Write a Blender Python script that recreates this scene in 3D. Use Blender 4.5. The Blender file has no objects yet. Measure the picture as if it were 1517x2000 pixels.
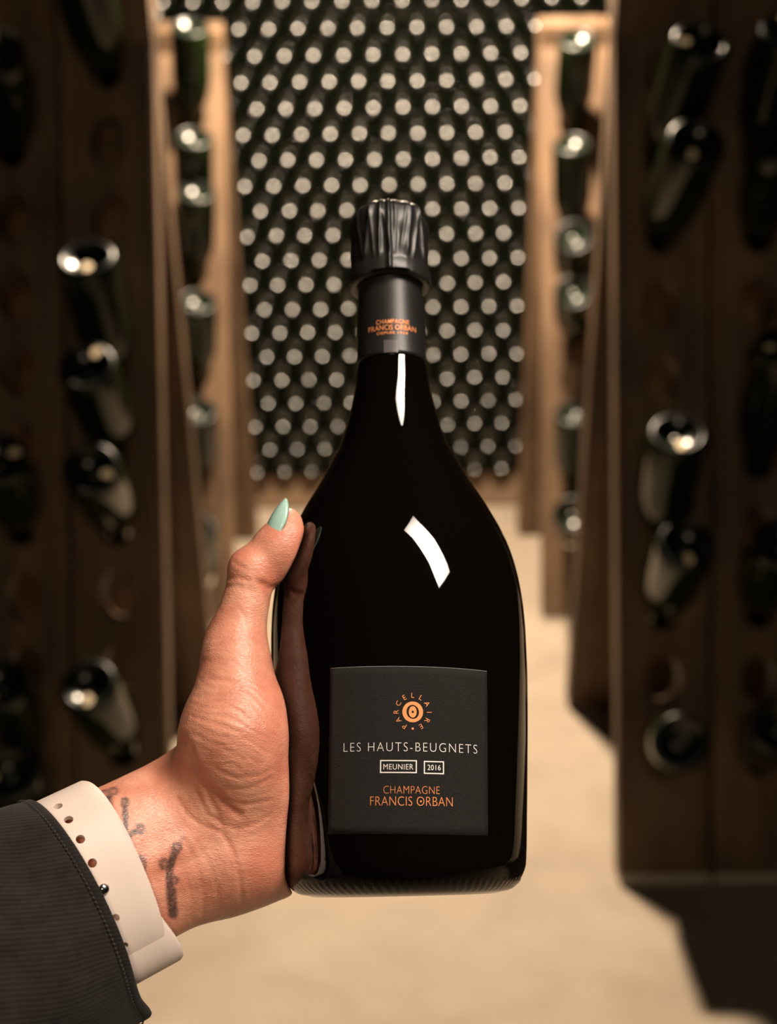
import bpy, bmesh, math, random
import numpy as np
from mathutils import Vector, Matrix

random.seed(7)
rng = np.random.default_rng(7)
SC = bpy.context.scene
COL = SC.collection
R = math.radians

# ------------------------------------------------------------------ camera
F_PX, IMG_W, IMG_H = 2845.0, 1517, 2000
CAM_H, PITCH, ROLL = 1.42, R(17.0), R(0.8)
fwd = Vector((0, math.cos(PITCH), -math.sin(PITCH)))
up0 = Vector((0, math.sin(PITCH), math.cos(PITCH)))
rt0 = Vector((1, 0, 0))
rt = rt0 * math.cos(ROLL) - up0 * math.sin(ROLL)
up = rt0 * math.sin(ROLL) + up0 * math.cos(ROLL)
CAM_LOC = Vector((0, 0, CAM_H))
cam_d = bpy.data.cameras.new('camera')
cam = bpy.data.objects.new('camera', cam_d)
COL.objects.link(cam)
M = Matrix((rt, up, -fwd)).transposed().to_4x4()
M.translation = CAM_LOC
cam.matrix_world = M
cam_d.sensor_fit = 'HORIZONTAL'
cam_d.sensor_width = 24.0
cam_d.lens = 24.0 * F_PX / IMG_W
cam_d.clip_start = 0.01
cam_d.clip_end = 50
cam_d.dof.use_dof = True
cam_d.dof.focus_distance = 0.548
cam_d.dof.aperture_fstop = cam_d.lens / 6.6
SC.camera = cam

# ------------------------------------------------------------------ world, lamps, exposure
W = bpy.data.worlds.new('world')
SC.world = W
W.use_nodes = True
W.node_tree.nodes['Background'].inputs[0].default_value = (1.0, 0.72, 0.45, 1)
W.node_tree.nodes['Background'].inputs[1].default_value = 0.0015


def aim(o, target):
    d = (Vector(target) - o.location).normalized()
    o.rotation_euler = d.to_track_quat('-Z', 'Y').to_euler()


def lamp(name, kind, loc, target, power, color, **kw):
    d = bpy.data.lights.new(name, kind)
    d.energy = power
    d.color = color
    for k, v in kw.items():
        setattr(d, k, v)
    o = bpy.data.objects.new(name, d)
    COL.objects.link(o)
    o.location = loc
    aim(o, target)
    return o


# pendant over the aisle, between the near and the far racks
lamp('aisle_lamp', 'SPOT', (0.11, 3.44, 2.40), (0.08, 3.42, 0), 850, (1.0, 0.79, 0.57),
     shadow_soft_size=0.09, spot_size=R(150), spot_blend=0.6)
# ceiling luminaire above the photographer
lamp('ceiling_lamp', 'AREA', (0.53, 0.25, 2.30), (-0.02, 0.60, 1.22), 2.8, (1.0, 0.85, 0.71),
     shape='RECTANGLE', size=0.30, size_y=0.85, spread=R(50))

# unseen fill added behind the photographer, brightens rack faces and hand
lamp('rear_fill', 'SPOT', (0.05, -1.30, 2.24), (0.0, 2.3, 0.8), 52, (1.0, 0.80, 0.56),
     shadow_soft_size=0.12, spot_size=R(95), spot_blend=0.7)

SC.view_settings.view_transform = 'Standard'
SC.view_settings.look = 'None'
SC.view_settings.gamma = 1.0
SC.view_settings.exposure = 0.0
SC.view_settings.use_curve_mapping = False
SC.cycles.use_denoising = True
SC.cycles.sample_clamp_indirect = 4.0
SC.cycles.max_bounces = 6


# ------------------------------------------------------------------ helpers
def c2w(x, y, z):
    """camera axes (right, up, depth; metres) to the world"""
    return CAM_LOC + rt * x + up * y + fwd * z


def P(px, py, z):
    return np.array([(px - 758.5) * z / F_PX, -(py - 1000.0) * z / F_PX, z])


def c2w_np(A):
    A = np.asarray(A, float)
    return (np.array(CAM_LOC)[None] + A[:, :1] * np.array(rt)[None] + A[:, 1:2] * np.array(up)[None]
            + A[:, 2:3] * np.array(fwd)[None])


def mat(name):
    m = bpy.data.materials.new(name)
    m.use_nodes = True
    nt = m.node_tree
    return m, nt, nt.nodes['Principled BSDF']


def N(nt, t, **kw):
    n = nt.nodes.new(t)
    for k, v in kw.items():
        if k.startswith('i_'):
            n.inputs[k[2:].replace('_', ' ')].default_value = v
        else:
            setattr(n, k, v)
    return n


def L(nt, a, b):
    nt.links.new(a, b)


def ramp(nt, fac, stops):
    r = nt.nodes.new('ShaderNodeValToRGB')
    e = r.color_ramp.elements
    while len(e) < len(stops):
        e.new(0.5)
    for k, (p, c) in zip(e, stops):
        k.position = p
        k.color = (*c, 1)
    nt.links.new(fac, r.inputs[0])
    return r


def simple(name, col, rough=0.5, metal=0.0, **kw):
    m, nt, b = mat(name)
    b.inputs['Base Color'].default_value = (*col, 1)
    b.inputs['Roughness'].default_value = rough
    b.inputs['Metallic'].default_value = metal
    for k, v in kw.items():
        b.inputs[k].default_value = v
    return m


def mobj(name, verts, faces, m, parent=None, smooth=True, loc=None):
    me = bpy.data.meshes.new(name)
    v = np.asarray(verts, float)
    if loc is not None:
        v = v - np.array(loc)[None]
    me.from_pydata(v.tolist(), [], [tuple(int(i) for i in f) for f in faces])
    me.update()
    if smooth:
        me.polygons.foreach_set('use_smooth', [True] * len(me.polygons))
    for k in (m if isinstance(m, (list, tuple)) else [m]):
        me.materials.append(k)
    o = bpy.data.objects.new(name, me)
    COL.objects.link(o)
    if loc is not None and parent is None:
        o.location = loc
    if parent is not None:
        o.parent = parent
    return o


def tag(o, label, cat=None, group=None, kind=None):
    o['label'] = label
    if cat:
        o['category'] = cat
    if group:
        o['group'] = group
    if kind:
        o['kind'] = kind
    return o


def empty(name, loc=(0, 0, 0), mw=None):
    o = bpy.data.objects.new(name, None)
    o.empty_display_size = 0.05
    COL.objects.link(o)
    if mw is not None:
        o.matrix_world = mw
    else:
        o.location = loc
    return o


def fix_normals(o):
    bm = bmesh.new()
    bm.from_mesh(o.data)
    bmesh.ops.recalc_face_normals(bm, faces=bm.faces)
    bm.to_mesh(o.data)
    bm.free()


def lathe(prof, seg, rmod=None):
    """prof: list of (r, z); rmod(k, phi) -> factor/offset on r"""
    vs, fs = [], []
    rows = []
    for k, (r, z) in enumerate(prof):
        if r < 1e-7:
            vs.append((0, 0, z))
            rows.append([len(vs) - 1] * seg)
            continue
        row = []
        for j in range(seg):
            ph = 2 * math.pi * j / seg
            rr = r if rmod is None else rmod(k, ph, r, z)
            vs.append((rr * math.cos(ph), rr * math.sin(ph), z))
            row.append(len(vs) - 1)
        rows.append(row)
    for a, b in zip(rows[:-1], rows[1:]):
        for j in range(seg):
            q = [a[j], a[(j + 1) % seg], b[(j + 1) % seg], b[j]]
            q2 = []
            for i in q:
                if i not in q2:
                    q2.append(i)
            if len(q2) >= 3:
                fs.append(q2)
    return vs, fs


def box_vf(x0, x1, y0, y1, z0, z1):
    v = [(x0, y0, z0), (x1, y0, z0), (x1, y1, z0), (x0, y1, z0), (x0, y0, z1), (x1, y0, z1), (x1, y1, z1), (x0, y1, z1)]
    f = [(0, 3, 2, 1), (4, 5, 6, 7), (0, 1, 5, 4), (1, 2, 6, 5), (2, 3, 7, 6), (3, 0, 4, 7)]
    return v, f


def pchip(xs, ys, x):
    xs, ys = np.array(xs, float), np.array(ys, float)
    h = np.diff(xs)
    d = np.diff(ys) / h
    m = np.zeros_like(xs)
    m[1:-1] = np.where(d[:-1] * d[1:] > 0, 2 * d[:-1] * d[1:] / (d[:-1] + d[1:] + 1e-12), 0)
    m[0], m[-1] = d[0], d[-1]
    x = np.clip(x, xs[0], xs[-1])
    i = np.clip(np.searchsorted(xs, x) - 1, 0, len(xs) - 2)
    t = (x - xs[i]) / h[i]
    return ((2 * t**3 - 3 * t**2 + 1) * ys[i] + (t**3 - 2 * t**2 + t) * h[i] * m[i]
            + (-2 * t**3 + 3 * t**2) * ys[i + 1] + (t**3 - t**2) * h[i] * m[i + 1])


# ------------------------------------------------------------------ materials
def wood_mat(name, dark, light, grain=26.0, rough=0.62):
    m, nt, b = mat(name)
    tc = N(nt, 'ShaderNodeTexCoord')
    oi = N(nt, 'ShaderNodeObjectInfo')
    add = N(nt, 'ShaderNodeVectorMath', operation='ADD')
    sc = N(nt, 'ShaderNodeVectorMath', operation='SCALE', i_Scale=17.0)
    cmb = N(nt, 'ShaderNodeCombineXYZ')
    L(nt, oi.outputs['Random'], cmb.inputs[0])
    L(nt, oi.outputs['Random'], cmb.inputs[2])
    L(nt, cmb.outputs[0], sc.inputs[0])
    L(nt, tc.outputs['Object'], add.inputs[0])
    L(nt, sc.outputs[0], add.inputs[1])
    mp = N(nt, 'ShaderNodeMapping')
    mp.inputs['Scale'].default_value = (grain, grain, 1.6)
    L(nt, add.outputs[0], mp.inputs[0])
    n1 = N(nt, 'ShaderNodeTexNoise', i_Scale=1.0, i_Detail=6.0, i_Roughness=0.6)
    L(nt, mp.outputs[0], n1.inputs['Vector'])
    n2 = N(nt, 'ShaderNodeTexNoise', i_Scale=5.0, i_Detail=3.0)
    L(nt, add.outputs[0], n2.inputs['Vector'])
    mx = N(nt, 'ShaderNodeMath', operation='MULTIPLY_ADD')
    mx.inputs[1].default_value = 0.55
    L(nt, n2.outputs[0], mx.inputs[0])
    ml = N(nt, 'ShaderNodeMath', operation='MULTIPLY')
    ml.inputs[1].default_value = 0.55
    L(nt, n1.outputs[0], ml.inputs[0])
    L(nt, ml.outputs[0], mx.inputs[2])
    rp = ramp(nt, mx.outputs[0], [(0.35, dark), (0.72, light)])
    L(nt, rp.outputs[0], b.inputs['Base Color'])
    b.inputs['Roughness'].default_value = rough
    b.inputs['Specular IOR Level'].default_value = 0.3
    bp = N(nt, 'ShaderNodeBump', i_Strength=0.35, i_Distance=0.003)
    L(nt, n1.outputs[0], bp.inputs['Height'])
    L(nt, bp.outputs[0], b.inputs['Normal'])
    return m


M_WOOD = wood_mat('rack_wood', (0.034, 0.018, 0.009), (0.165, 0.102, 0.058))
M_PLINTH = wood_mat('plinth_wood', (0.115, 0.072, 0.043), (0.17, 0.112, 0.07), 12)
M_BORE_SHADE = wood_mat('bore_shade_wood', (0.030, 0.016, 0.008), (0.075, 0.038, 0.018))  # hole walls: shade inside the holes is put into a darker wood colour
M_FOOT = simple('foot_strip', (0.40, 0.34, 0.28), 0.55)


def floor_mat():
    m, nt, b = mat('cellar_concrete')
    tc = N(nt, 'ShaderNodeTexCoord')
    n1 = N(nt, 'ShaderNodeTexNoise', i_Scale=3.2, i_Detail=7.0, i_Roughness=0.62, i_Distortion=0.5)
    n2 = N(nt, 'ShaderNodeTexNoise', i_Scale=60.0, i_Detail=4.0)
    L(nt, tc.outputs['Object'], n1.inputs['Vector'])
    L(nt, tc.outputs['Object'], n2.inputs['Vector'])
    rp = ramp(nt, n1.outputs[0], [(0.30, (0.205, 0.165, 0.125)), (0.55, (0.262, 0.215, 0.165)), (0.75, (0.295, 0.245, 0.19))])
    L(nt, rp.outputs[0], b.inputs['Base Color'])
    b.inputs['Roughness'].default_value = 0.75
    b.inputs['Specular IOR Level'].default_value = 0.25
    bp = N(nt, 'ShaderNodeBump', i_Strength=0.15, i_Distance=0.004)
    L(nt, n2.outputs[0], bp.inputs['Height'])
    L(nt, bp.outputs[0], b.inputs['Normal'])
    return m


M_FLOOR = floor_mat()
M_WALL = simple('cellar_stone', (0.035, 0.03, 0.025), 0.9)


def glass_mat(name, col, rough, ior):
    m, nt, b = mat(name)
    b.inputs['Base Color'].default_value = (*col, 1)
    b.inputs['Roughness'].default_value = rough
    b.inputs['IOR'].default_value = ior
    return m


M_GREEN = glass_mat('dark_green_glass', (0.004, 0.010, 0.002), 0.10, 1.33)
M_BASE = glass_mat('bottle_base_glass', (0.003, 0.007, 0.002), 0.24, 1.5)
M_STACK = glass_mat('stacked_glass', (0.002, 0.0025, 0.0015), 0.08, 1.18)
M_STACKBASE = glass_mat('stacked_base_glass', (0.003, 0.004, 0.002), 0.19, 1.72)
M_RING = glass_mat('knurled_ring_glass', (0.009, 0.009, 0.010), 0.34, 1.36)
M_PAINT = simple('chalk_paint', (0.85, 0.70, 0.48), 0.8)
M_HELD = glass_mat('black_bottle_glass', (0.0025, 0.0018, 0.0012), 0.025, 1.70)

# ------------------------------------------------------------------ floor and back wall
fl_v, fl_f = box_vf(-3.2, 3.2, -1.5, 5.6, -0.08, 0.0)
o = mobj('floor', fl_v, fl_f, M_FLOOR, smooth=False)
tag(o, 'tan concrete cellar floor running down the aisle between the racks', kind='structure')
v, f_ = box_vf(-3.2, 3.2, 5.12, 5.22, 0.0, 3.0)
o = mobj('wall_back', v, f_, M_WALL, smooth=False)
tag(o, 'dark stone cellar wall behind the stacked bottles', kind='structure')

# plinth under the bottle stack
STACK_Y = 4.66
v, f_ = box_vf(-1.35, 1.35, STACK_Y + 0.035, 5.05, 0.0, 0.122)
o = mobj('plinth_beam', v, f_, M_PLINTH, smooth=False)
tag(o, 'plain pale wooden beam on the floor under the stacked bottles', 'beam')
bv = o.modifiers.new('bevel', 'BEVEL')
bv.width = 0.006
bv.segments = 2

# ------------------------------------------------------------------ riddling racks
HOLE_STEP = 0.1336
PLANK_W, PLANK_T = 0.170, 0.062
FIRST_HOLE = {1: 0.2186, -1: 0.118}


def plank_mesh(name, s_first, length):
    """a plank in its own frame: x across, y into the wood, z along; oval drilled holes"""
    rx, rz = 0.031, 0.043
    cells = []
    s = s_first
    while s < length - 0.06:
        cells.append(s)
        s += HOLE_STEP
    vs, fs = [], []
    hw = PLANK_W / 2 - 0.0015
    ch = 0.006
    zs = [c - HOLE_STEP / 2 for c in cells] + [cells[-1] + HOLE_STEP / 2]
    seg = 24
    angs = [2 * math.pi * k / seg for k in range(seg)]

    def add(p):
        vs.append(p)
        return len(vs) - 1
    for c, z0, z1 in zip(cells, zs[:-1], zs[1:]):
        z0 = max(z0, 0.0)
        dz0, dz1 = c - z0, z1 - c
        w = hw - ch
        rings = []
        corner = [math.atan2(dz1, w), math.atan2(dz1, -w), math.atan2(-dz0, -w) % (2 * math.pi), math.atan2(-dz0, w) % (2 * math.pi)]
        A = list(angs)
        for ca in corner:
            k = min(range(seg), key=lambda i: abs(A[i] - ca))
            A[k] = ca
        for y in (0.0, PLANK_T):
            out, inn, inn2 = [], [], []
            for a in A:
                ca, sa = math.cos(a), math.sin(a)
                tx = w / abs(ca) if abs(ca) > 1e-9 else 1e9
                tz = (dz1 if sa > 0 else dz0) / abs(sa) if abs(sa) > 1e-9 else 1e9
                t = min(tx, tz)
                out.append(add((ca * t, y, c + sa * t)))
                inn.append(add((ca * (rx + .004), y, c + sa * (rz + .004))))
                yy = y + 0.004 if y == 0 else y - 0.004
                inn2.append(add((ca * rx, yy, c + sa * rz)))
            rings.append((out, inn, inn2))
        (o0, i0, j0), (o1, i1, j1) = rings
        for k in range(seg):
            q = (k + 1) % seg
            fs.append((o0[k], o0[q], i0[q], i0[k]))
            fs.append((i0[k], i0[q], j0[q], j0[k]))
            fs.append((j0[k], j0[q], j1[q], j1[k]))
            fs.append((j1[k], j1[q], i1[q], i1[k]))
            fs.append((i1[k], i1[q], o1[q], o1[k]))
    # long sides with a chamfer, the solid foot and head
    def strip(xa, ya, xb, yb, z0, z1):
        a, b, c, d = add((xa, ya, z0)), add((xb, yb, z0)), add((xb, yb, z1)), add((xa, ya, z1))
        fs.append((a, b, c, d))
    w = hw - ch
    z_lo, z_hi = max(zs[0], 0.0), zs[-1]
    for sg in (-1, 1):
        for (xa, ya, xb, yb) in ((w, 0, hw, ch), (hw, ch, hw, PLANK_T - ch), (hw, PLANK_T - ch, w, PLANK_T)):
            strip(sg * xa, ya, sg * xb, yb, 0.0, length)
    for y in (0.0, PLANK_T):
        if z_lo > 0:
            strip(-w, y, w, y, 0.0, z_lo)
        strip(-w, y, w, y, z_hi, length)
    for z in (0.0, length):
        pts = [(-w, 0), (w, 0), (hw, ch), (hw, PLANK_T - ch), (w, PLANK_T), (-w, PLANK_T), (-hw, PLANK_T - ch), (-hw, ch)]
        fs.append([add((x, y, z)) for x, y in pts])
    me = bpy.data.meshes.new(name)
    me.from_pydata(vs, [], fs)
    bm = bmesh.new()
    bm.from_mesh(me)
    bmesh.ops.remove_doubles(bm, verts=bm.verts, dist=1e-5)
    bmesh.ops.recalc_face_normals(bm, faces=bm.faces)
    bm.to_mesh(me)
    bm.free()
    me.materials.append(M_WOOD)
    me.materials.append(M_BORE_SHADE)
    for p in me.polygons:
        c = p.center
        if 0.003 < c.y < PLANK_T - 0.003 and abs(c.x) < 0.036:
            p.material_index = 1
    return me


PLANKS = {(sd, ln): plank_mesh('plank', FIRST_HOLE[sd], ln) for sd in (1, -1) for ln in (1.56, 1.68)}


def solid_plank(length):
    hw, ch = PLANK_W / 2 - 0.0015, 0.006
    pts = [(-hw + ch, 0), (hw - ch, 0), (hw, ch), (hw, PLANK_T - ch), (hw - ch, PLANK_T), (-hw + ch, PLANK_T), (-hw, PLANK_T - ch), (-hw, ch)]
    vs = [(x, y, z) for z in (0.0, length) for x, y in pts]
    fs = [(k, (k + 1) % 8, 8 + (k + 1) % 8, 8 + k) for k in range(8)] + [tuple(range(8))[::-1], tuple(range(8, 16))]
    me = bpy.data.meshes.new('plank')
    me.from_pydata(vs, [], fs)
    me.materials.append(M_WOOD)
    return me


SOLID = {ln: solid_plank(ln) for ln in (1.56, 1.68)}
fv, ff = box_vf(-PLANK_W / 2 + .004, PLANK_W / 2 - .004, 0.004, PLANK_T - .004, -0.0, 0.024)


def board_frame(side, y_base, y_apex, x_in):
    """matrix of a leaning board: x outward along the row, z up the board"""
    a = math.atan2(y_apex - y_base, 1.52)
    return a


def make_rack(side, x_in, y_f, y_a, y_b, nplank, length, label):
    root = empty('riddling_rack', (x_in + side * nplank * PLANK_W / 2, (y_f + y_b) / 2, 0))
    tag(root, label, 'bottle rack', 'A-frame riddling racks along the aisle')
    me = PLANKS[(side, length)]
    solid = SOLID[length]
    info = {}
    for nm, yb, ya, flip in (('front_board', y_f, y_a - 0.012, 1), ('back_board', y_b, y_a + 0.012, -1)):
        a = math.atan2(ya - yb, 1.52)
        part = empty(nm)
        part.parent = root
        part.location = Vector((x_in, yb, 0.022)) - root.location
        part.rotation_euler = (-a, 0, 0)
        info[nm] = (yb, a)
        for k in range(nplank):
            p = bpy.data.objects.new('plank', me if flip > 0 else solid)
            COL.objects.link(p)
            p.parent = part
            p.location = (side * (k + 0.5) * PLANK_W, random.uniform(-.0012, .0012), 0)
            if flip < 0:
                p.rotation_euler = (0, 0, math.pi)
            ft = bpy.data.objects.new('foot', foot_me)
            COL.objects.link(ft)
            ft.parent = part
            ft.location = (side * (k + 0.5) * PLANK_W, 0, -0.020)
            if flip < 0:
                ft.rotation_euler = (0, 0, math.pi)
    # hinge bar that holds the two boards at the top
    hv, hf = box_vf(0.03, nplank * PLANK_W - 0.03, -0.012, 0.012, -0.012, 0.012)
    hb = mobj('hinge_bar', [(side * x, y, z) for x, y, z in hv], hf, M_IRON, root, smooth=False)
    hb.location = Vector((x_in, y_a, 1.50)) - root.location
    return root, info


foot_me = bpy.data.meshes.new('foot')
foot_me.from_pydata(fv, [], ff)
foot_me.materials.append(M_FOOT)
M_IRON = simple('dull_iron', (0.08, 0.07, 0.06), 0.5, 0.9)

RACKS = {}
for key, side, x_in, y_f, y_a, y_b, npl, label in (
        ('NR', 1, .405, 2.317, 2.715, 3.13, 4, 'dark wooden A-frame riddling rack close on the right of the held bottle'),
        ('NL', -1, -.400, 2.317, 2.715, 3.13, 4, 'dark wooden A-frame riddling rack close on the left above the sleeve'),
        ('FR', 1, .405, 3.62, 4.00, 4.42, 3, 'lamplit wooden riddling rack farther back on the right beside the bottle stack'),
        ('FL', -1, -.412, 3.62, 4.00, 4.42, 3, 'wooden riddling rack farther back on the left beside the bottle stack')):
    root, info = make_rack(side, x_in, y_f, y_a, y_b, npl, 1.68 if key[0] == 'N' else 1.56, label)
    RACKS[key] = (side, x_in, info['front_board'][0], info['front_board'][1])


# ------------------------------------------------------------------ bottles in the racks
def bottle_profile(Rb, Ln):
    """outer profile from the heel to the lip; base at z=0, neck up +z"""
    k = Rb / 0.044
    pts = [(0.0405 * k, 0.0), (0.0428 * k, 0.0025), (0.044 * k, 0.008), (0.044 * k, 0.05), (0.044 * k, 0.42 * Ln),
           (0.0425 * k, 0.50 * Ln), (0.036 * k, 0.60 * Ln), (0.027 * k, 0.70 * Ln), (0.0195 * k, 0.79 * Ln),
           (0.0165 * k, 0.86 * Ln), (0.0150 * k, 0.93 * Ln), (0.0150 * k, 0.955 * Ln), (0.0172 * k, 0.957 * Ln),
           (0.0172 * k, 0.99 * Ln), (0.0140 * k, Ln), (0.0, Ln)]
    return pts


def punt_profile(Rb, depth, nub_r):
    k = Rb / 0.044
    pts = [(0.0, depth - nub_r * 0.45)]
    for a in (0.3, 0.62, 0.9):
        pts.append((nub_r * math.sin(a) * 1.0, depth - nub_r * 0.45 * math.cos(a * 1.15)))
    r_ap = 0.033 * k
    rho = (r_ap**2 + depth**2) / (2 * depth)
    r0 = nub_r * 0.95
    for q in np.linspace(0, 1, 7):
        r = r0 + (r_ap - r0) * q
        pts.append((r, depth - rho + math.sqrt(max(rho**2 - r**2, 0))))
    pts.append((0.0355 * k, -0.0022))
    pts.append((0.0380 * k, -0.0026))
    pts.append((0.0405 * k, 0.0))
    return pts


RB, RL = 0.0490, 0.330


def knurl(kn, amp, z_lim):
    def fn(k, ph, r, z):
        if z < z_lim and r > 0.75 * RB:
            return r * (1 + amp * math.cos(kn * ph))
        return r
    return fn


g_v, g_f = lathe(bottle_profile(RB, RL), 48)
GLASS_ME = mobj('glass_tmp', g_v, g_f, M_GREEN).data
p_v, p_f = lathe(punt_profile(RB, 0.017, 0.011), 96, knurl(32, 0.022, -0.001))
PUNT_ME = mobj('punt_tmp', p_v, p_f, [M_BASE, M_RING]).data
PUNT_ME.polygons.foreach_set('material_index', [1 if min(math.hypot(p_v[i][0], p_v[i][1]) for i in q) > 0.0355 else 0 for q in p_f])
# dab of chalk paint near the rim of the base
pm_v, pm_f = [], []
for sgn, off in ((1, -0.0036), (-1, -0.0022)):
    b0 = len(pm_v)
    for j in range(14):
        a = 2 * math.pi * j / 14
        pm_v.append((0.0105 * math.cos(a) + 0.029 * 1.0, 0.0075 * math.sin(a) * (1 + .2 * math.sin(3 * a)), off))
    pm_f.append(list(range(b0, b0 + 14)) if sgn < 0 else list(range(b0 + 13, b0 - 1, -1)))
for j in range(14):
    pm_f.append((j, (j + 1) % 14, 14 + (j + 1) % 14, 14 + j))
PAINT_ME = mobj('paint_tmp', pm_v, pm_f, M_PAINT, smooth=False).data
for nm in ('glass_tmp', 'punt_tmp', 'paint_tmp'):
    bpy.data.objects.remove(bpy.data.objects[nm])


def add_rack_bottle(key, col, row, e, yaw, paint, label, prot=0.245):
    side, x_in, yb, a = RACKS[key]
    s = FIRST_HOLE[side] + HOLE_STEP * row
    hole = Vector((x_in + side * (col + 0.5) * PLANK_W, yb + s * math.sin(a), 0.022 + s * math.cos(a)))
    e, yaw = R(e), R(yaw)
    outd = Vector((math.sin(yaw) * math.cos(e), -math.cos(yaw) * math.cos(e), math.sin(e)))   # towards the base
    base = hole + outd * prot
    zax = -outd
    xax = Vector((1, 0, 0)) - zax * zax.x
    xax.normalize()
    yax = zax.cross(xax)
    mw = Matrix((xax, yax, zax)).transposed().to_4x4()
    mw.translation = base
    root = empty('riddling_bottle', mw=mw)
    tag(root, label, 'bottle', 'bottles resting in the riddling racks')
    for nm, me in (('glass', GLASS_ME), ('punted_base', PUNT_ME)):
        c = bpy.data.objects.new(nm, me)
        COL.objects.link(c)
        c.parent = root
    if paint is not None:
        c = bpy.data.objects.new('paint_mark', PAINT_ME)
        c['label'] = 'dab of cream chalk paint'
        COL.objects.link(c)
        c.parent = root
        c.rotation_euler = (0, 0, R(-paint))


D = 'dark green bottle in the '
NRt, NLt, FRt, FLt = 'near right rack, ', 'near left rack, ', 'far right rack, ', 'far left rack, '
# near right: inner column from the floor up, then the column at the picture's edge
for key, col, row, e, yaw, paint, lab in (
        ('NR', 0, 0, 31, -5, None, 'lowest inner bottle, ringed base facing us'),
        ('NR', 0, 2, 45, -1, 270, 'inner column, second from the floor'),
        ('NR', 0, 3, 59, -4, 270, 'inner column, third from the floor'),
        ('NR', 0, 7, 40, 4, 250, 'inner column, second from the top'),
        ('NR', 0, 8, 48, 9, 190, 'topmost of the inner column'),
        ('NR', 1, 0, 36, -7, None, 'lowest in the picture-edge column'),
        ('NR', 1, 2, 45, -5, 300, 'edge column, second from the floor'),
        ('NR', 1, 4, 63, 1, 200, 'edge column, third from the floor'),
        ('NR', 1, 7, 40, -3, 30, 'edge column, second from the top'),
        ('NR', 1, 8, 54, 0, 90, 'topmost in the picture-edge column'),
        ('NL', 0, 1, 49, -5, 275, 'lowest of the inner column'),
        ('NL', 0, 4, 37, 1, 340, 'inner column, second from the floor'),
        ('NL', 0, 5, 46, -1, 60, 'inner column, third from the floor'),
        ('NL', 0, 6, 60, -3, 280, 'inner column, fourth from the floor'),
        ('NL', 0, 10, 42, -2, 30, 'topmost inner bottle, base cut off above'),
        ('NL', 1, 0, 46, 8, 200, 'lowest in the picture-edge column'),
        ('NL', 1, 1, 50, 3, 250, 'edge column, second from the floor'),
        ('NL', 1, 4, 42, 6, 20, 'edge column, third from the floor'),
        ('NL', 1, 9, 38, 10, 100, 'topmost in the picture-edge column'),
        ):
    t0 = {'NR': NRt, 'NL': NLt}[key]
    add_rack_bottle(key, col, row, e, yaw, paint, D + t0 + lab)
ORD = ['lowest', 'second from the floor', 'third from the floor', 'third from the top', 'second from the top', 'topmost']
for key, rows in (('FR', ((0, 28, -9), (1, 61, -9), (4, 32, -7), (5, 32, -7), (6, 62, -9), (8, 57, -2))),
                  ('FL', ((0, 48, 6), (2, 56, 9), (4, 58, 11), (6, 60, 13), (7, 60, 11), (9, 62, 10)))):
    for q, (row, e, yw) in enumerate(rows):
        t0 = {'FR': FRt, 'FL': FLt}[key]
        add_rack_bottle(key, 0, row, e, yw, None, D + t0 + ORD[q] + ' of the inner column')
for key, row, e, yw, lab in (('FL', 10, 30, 22, 'topmost of the half-hidden outer column'), ('FL', 8, 42, 22, 'second of the half-hidden outer column')):
    add_rack_bottle(key, 1, row, e, yw, None, D + FLt + lab)

# ------------------------------------------------------------------ the stack along the back wall
SR, SL = 0.0440, 0.295
PITCH_X = 0.0886
ROW_H = PITCH_X * math.sin(R(60))
prof = list(reversed(bottle_profile(SR, SL)))            # lip -> heel
prof_p = list(reversed(punt_profile(SR, 0.0135, 0.0070)))   # heel -> centre
s_v1, s_f1 = lathe(prof, 20)
s_v2, s_f2 = lathe(prof_p, 20)


def stack_mesh():
    vs = list(s_v1) + list(s_v2)
    n = len(s_v1)
    fs = list(s_f1) + [[i + n for i in f] for f in s_f2]
    me = bpy.data.meshes.new('stacked_bottle')
    me.from_pydata(vs, [], fs)
    me.materials.append(M_STACK)
    me.materials.append(M_STACKBASE)
    me.polygons.foreach_set('use_smooth', [True] * len(fs))
    me.polygons.foreach_set('material_index', [0] * len(s_f1) + [1 if max(math.hypot(s_v2[i][0], s_v2[i][1]) for i in q) < 0.0325 else 0 for q in s_f2])
    bm = bmesh.new()
    bm.from_mesh(me)
    bmesh.ops.remove_doubles(bm, verts=bm.verts, dist=1e-6)
    bmesh.ops.recalc_face_normals(bm, faces=bm.faces)
    bm.to_mesh(me)
    bm.free()
    return me


STACK_ME = stack_mesh()
ROT = Matrix.Rotation(R(-90), 4, 'X')          # +z (neck) -> +y (into the stack)


def px_of(p):
    d = Vector(p) - CAM_LOC
    z = d.dot(fwd)
    return 758.5 + F_PX * d.dot(rt) / z, 1000 - F_PX * d.dot(up) / z


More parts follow.
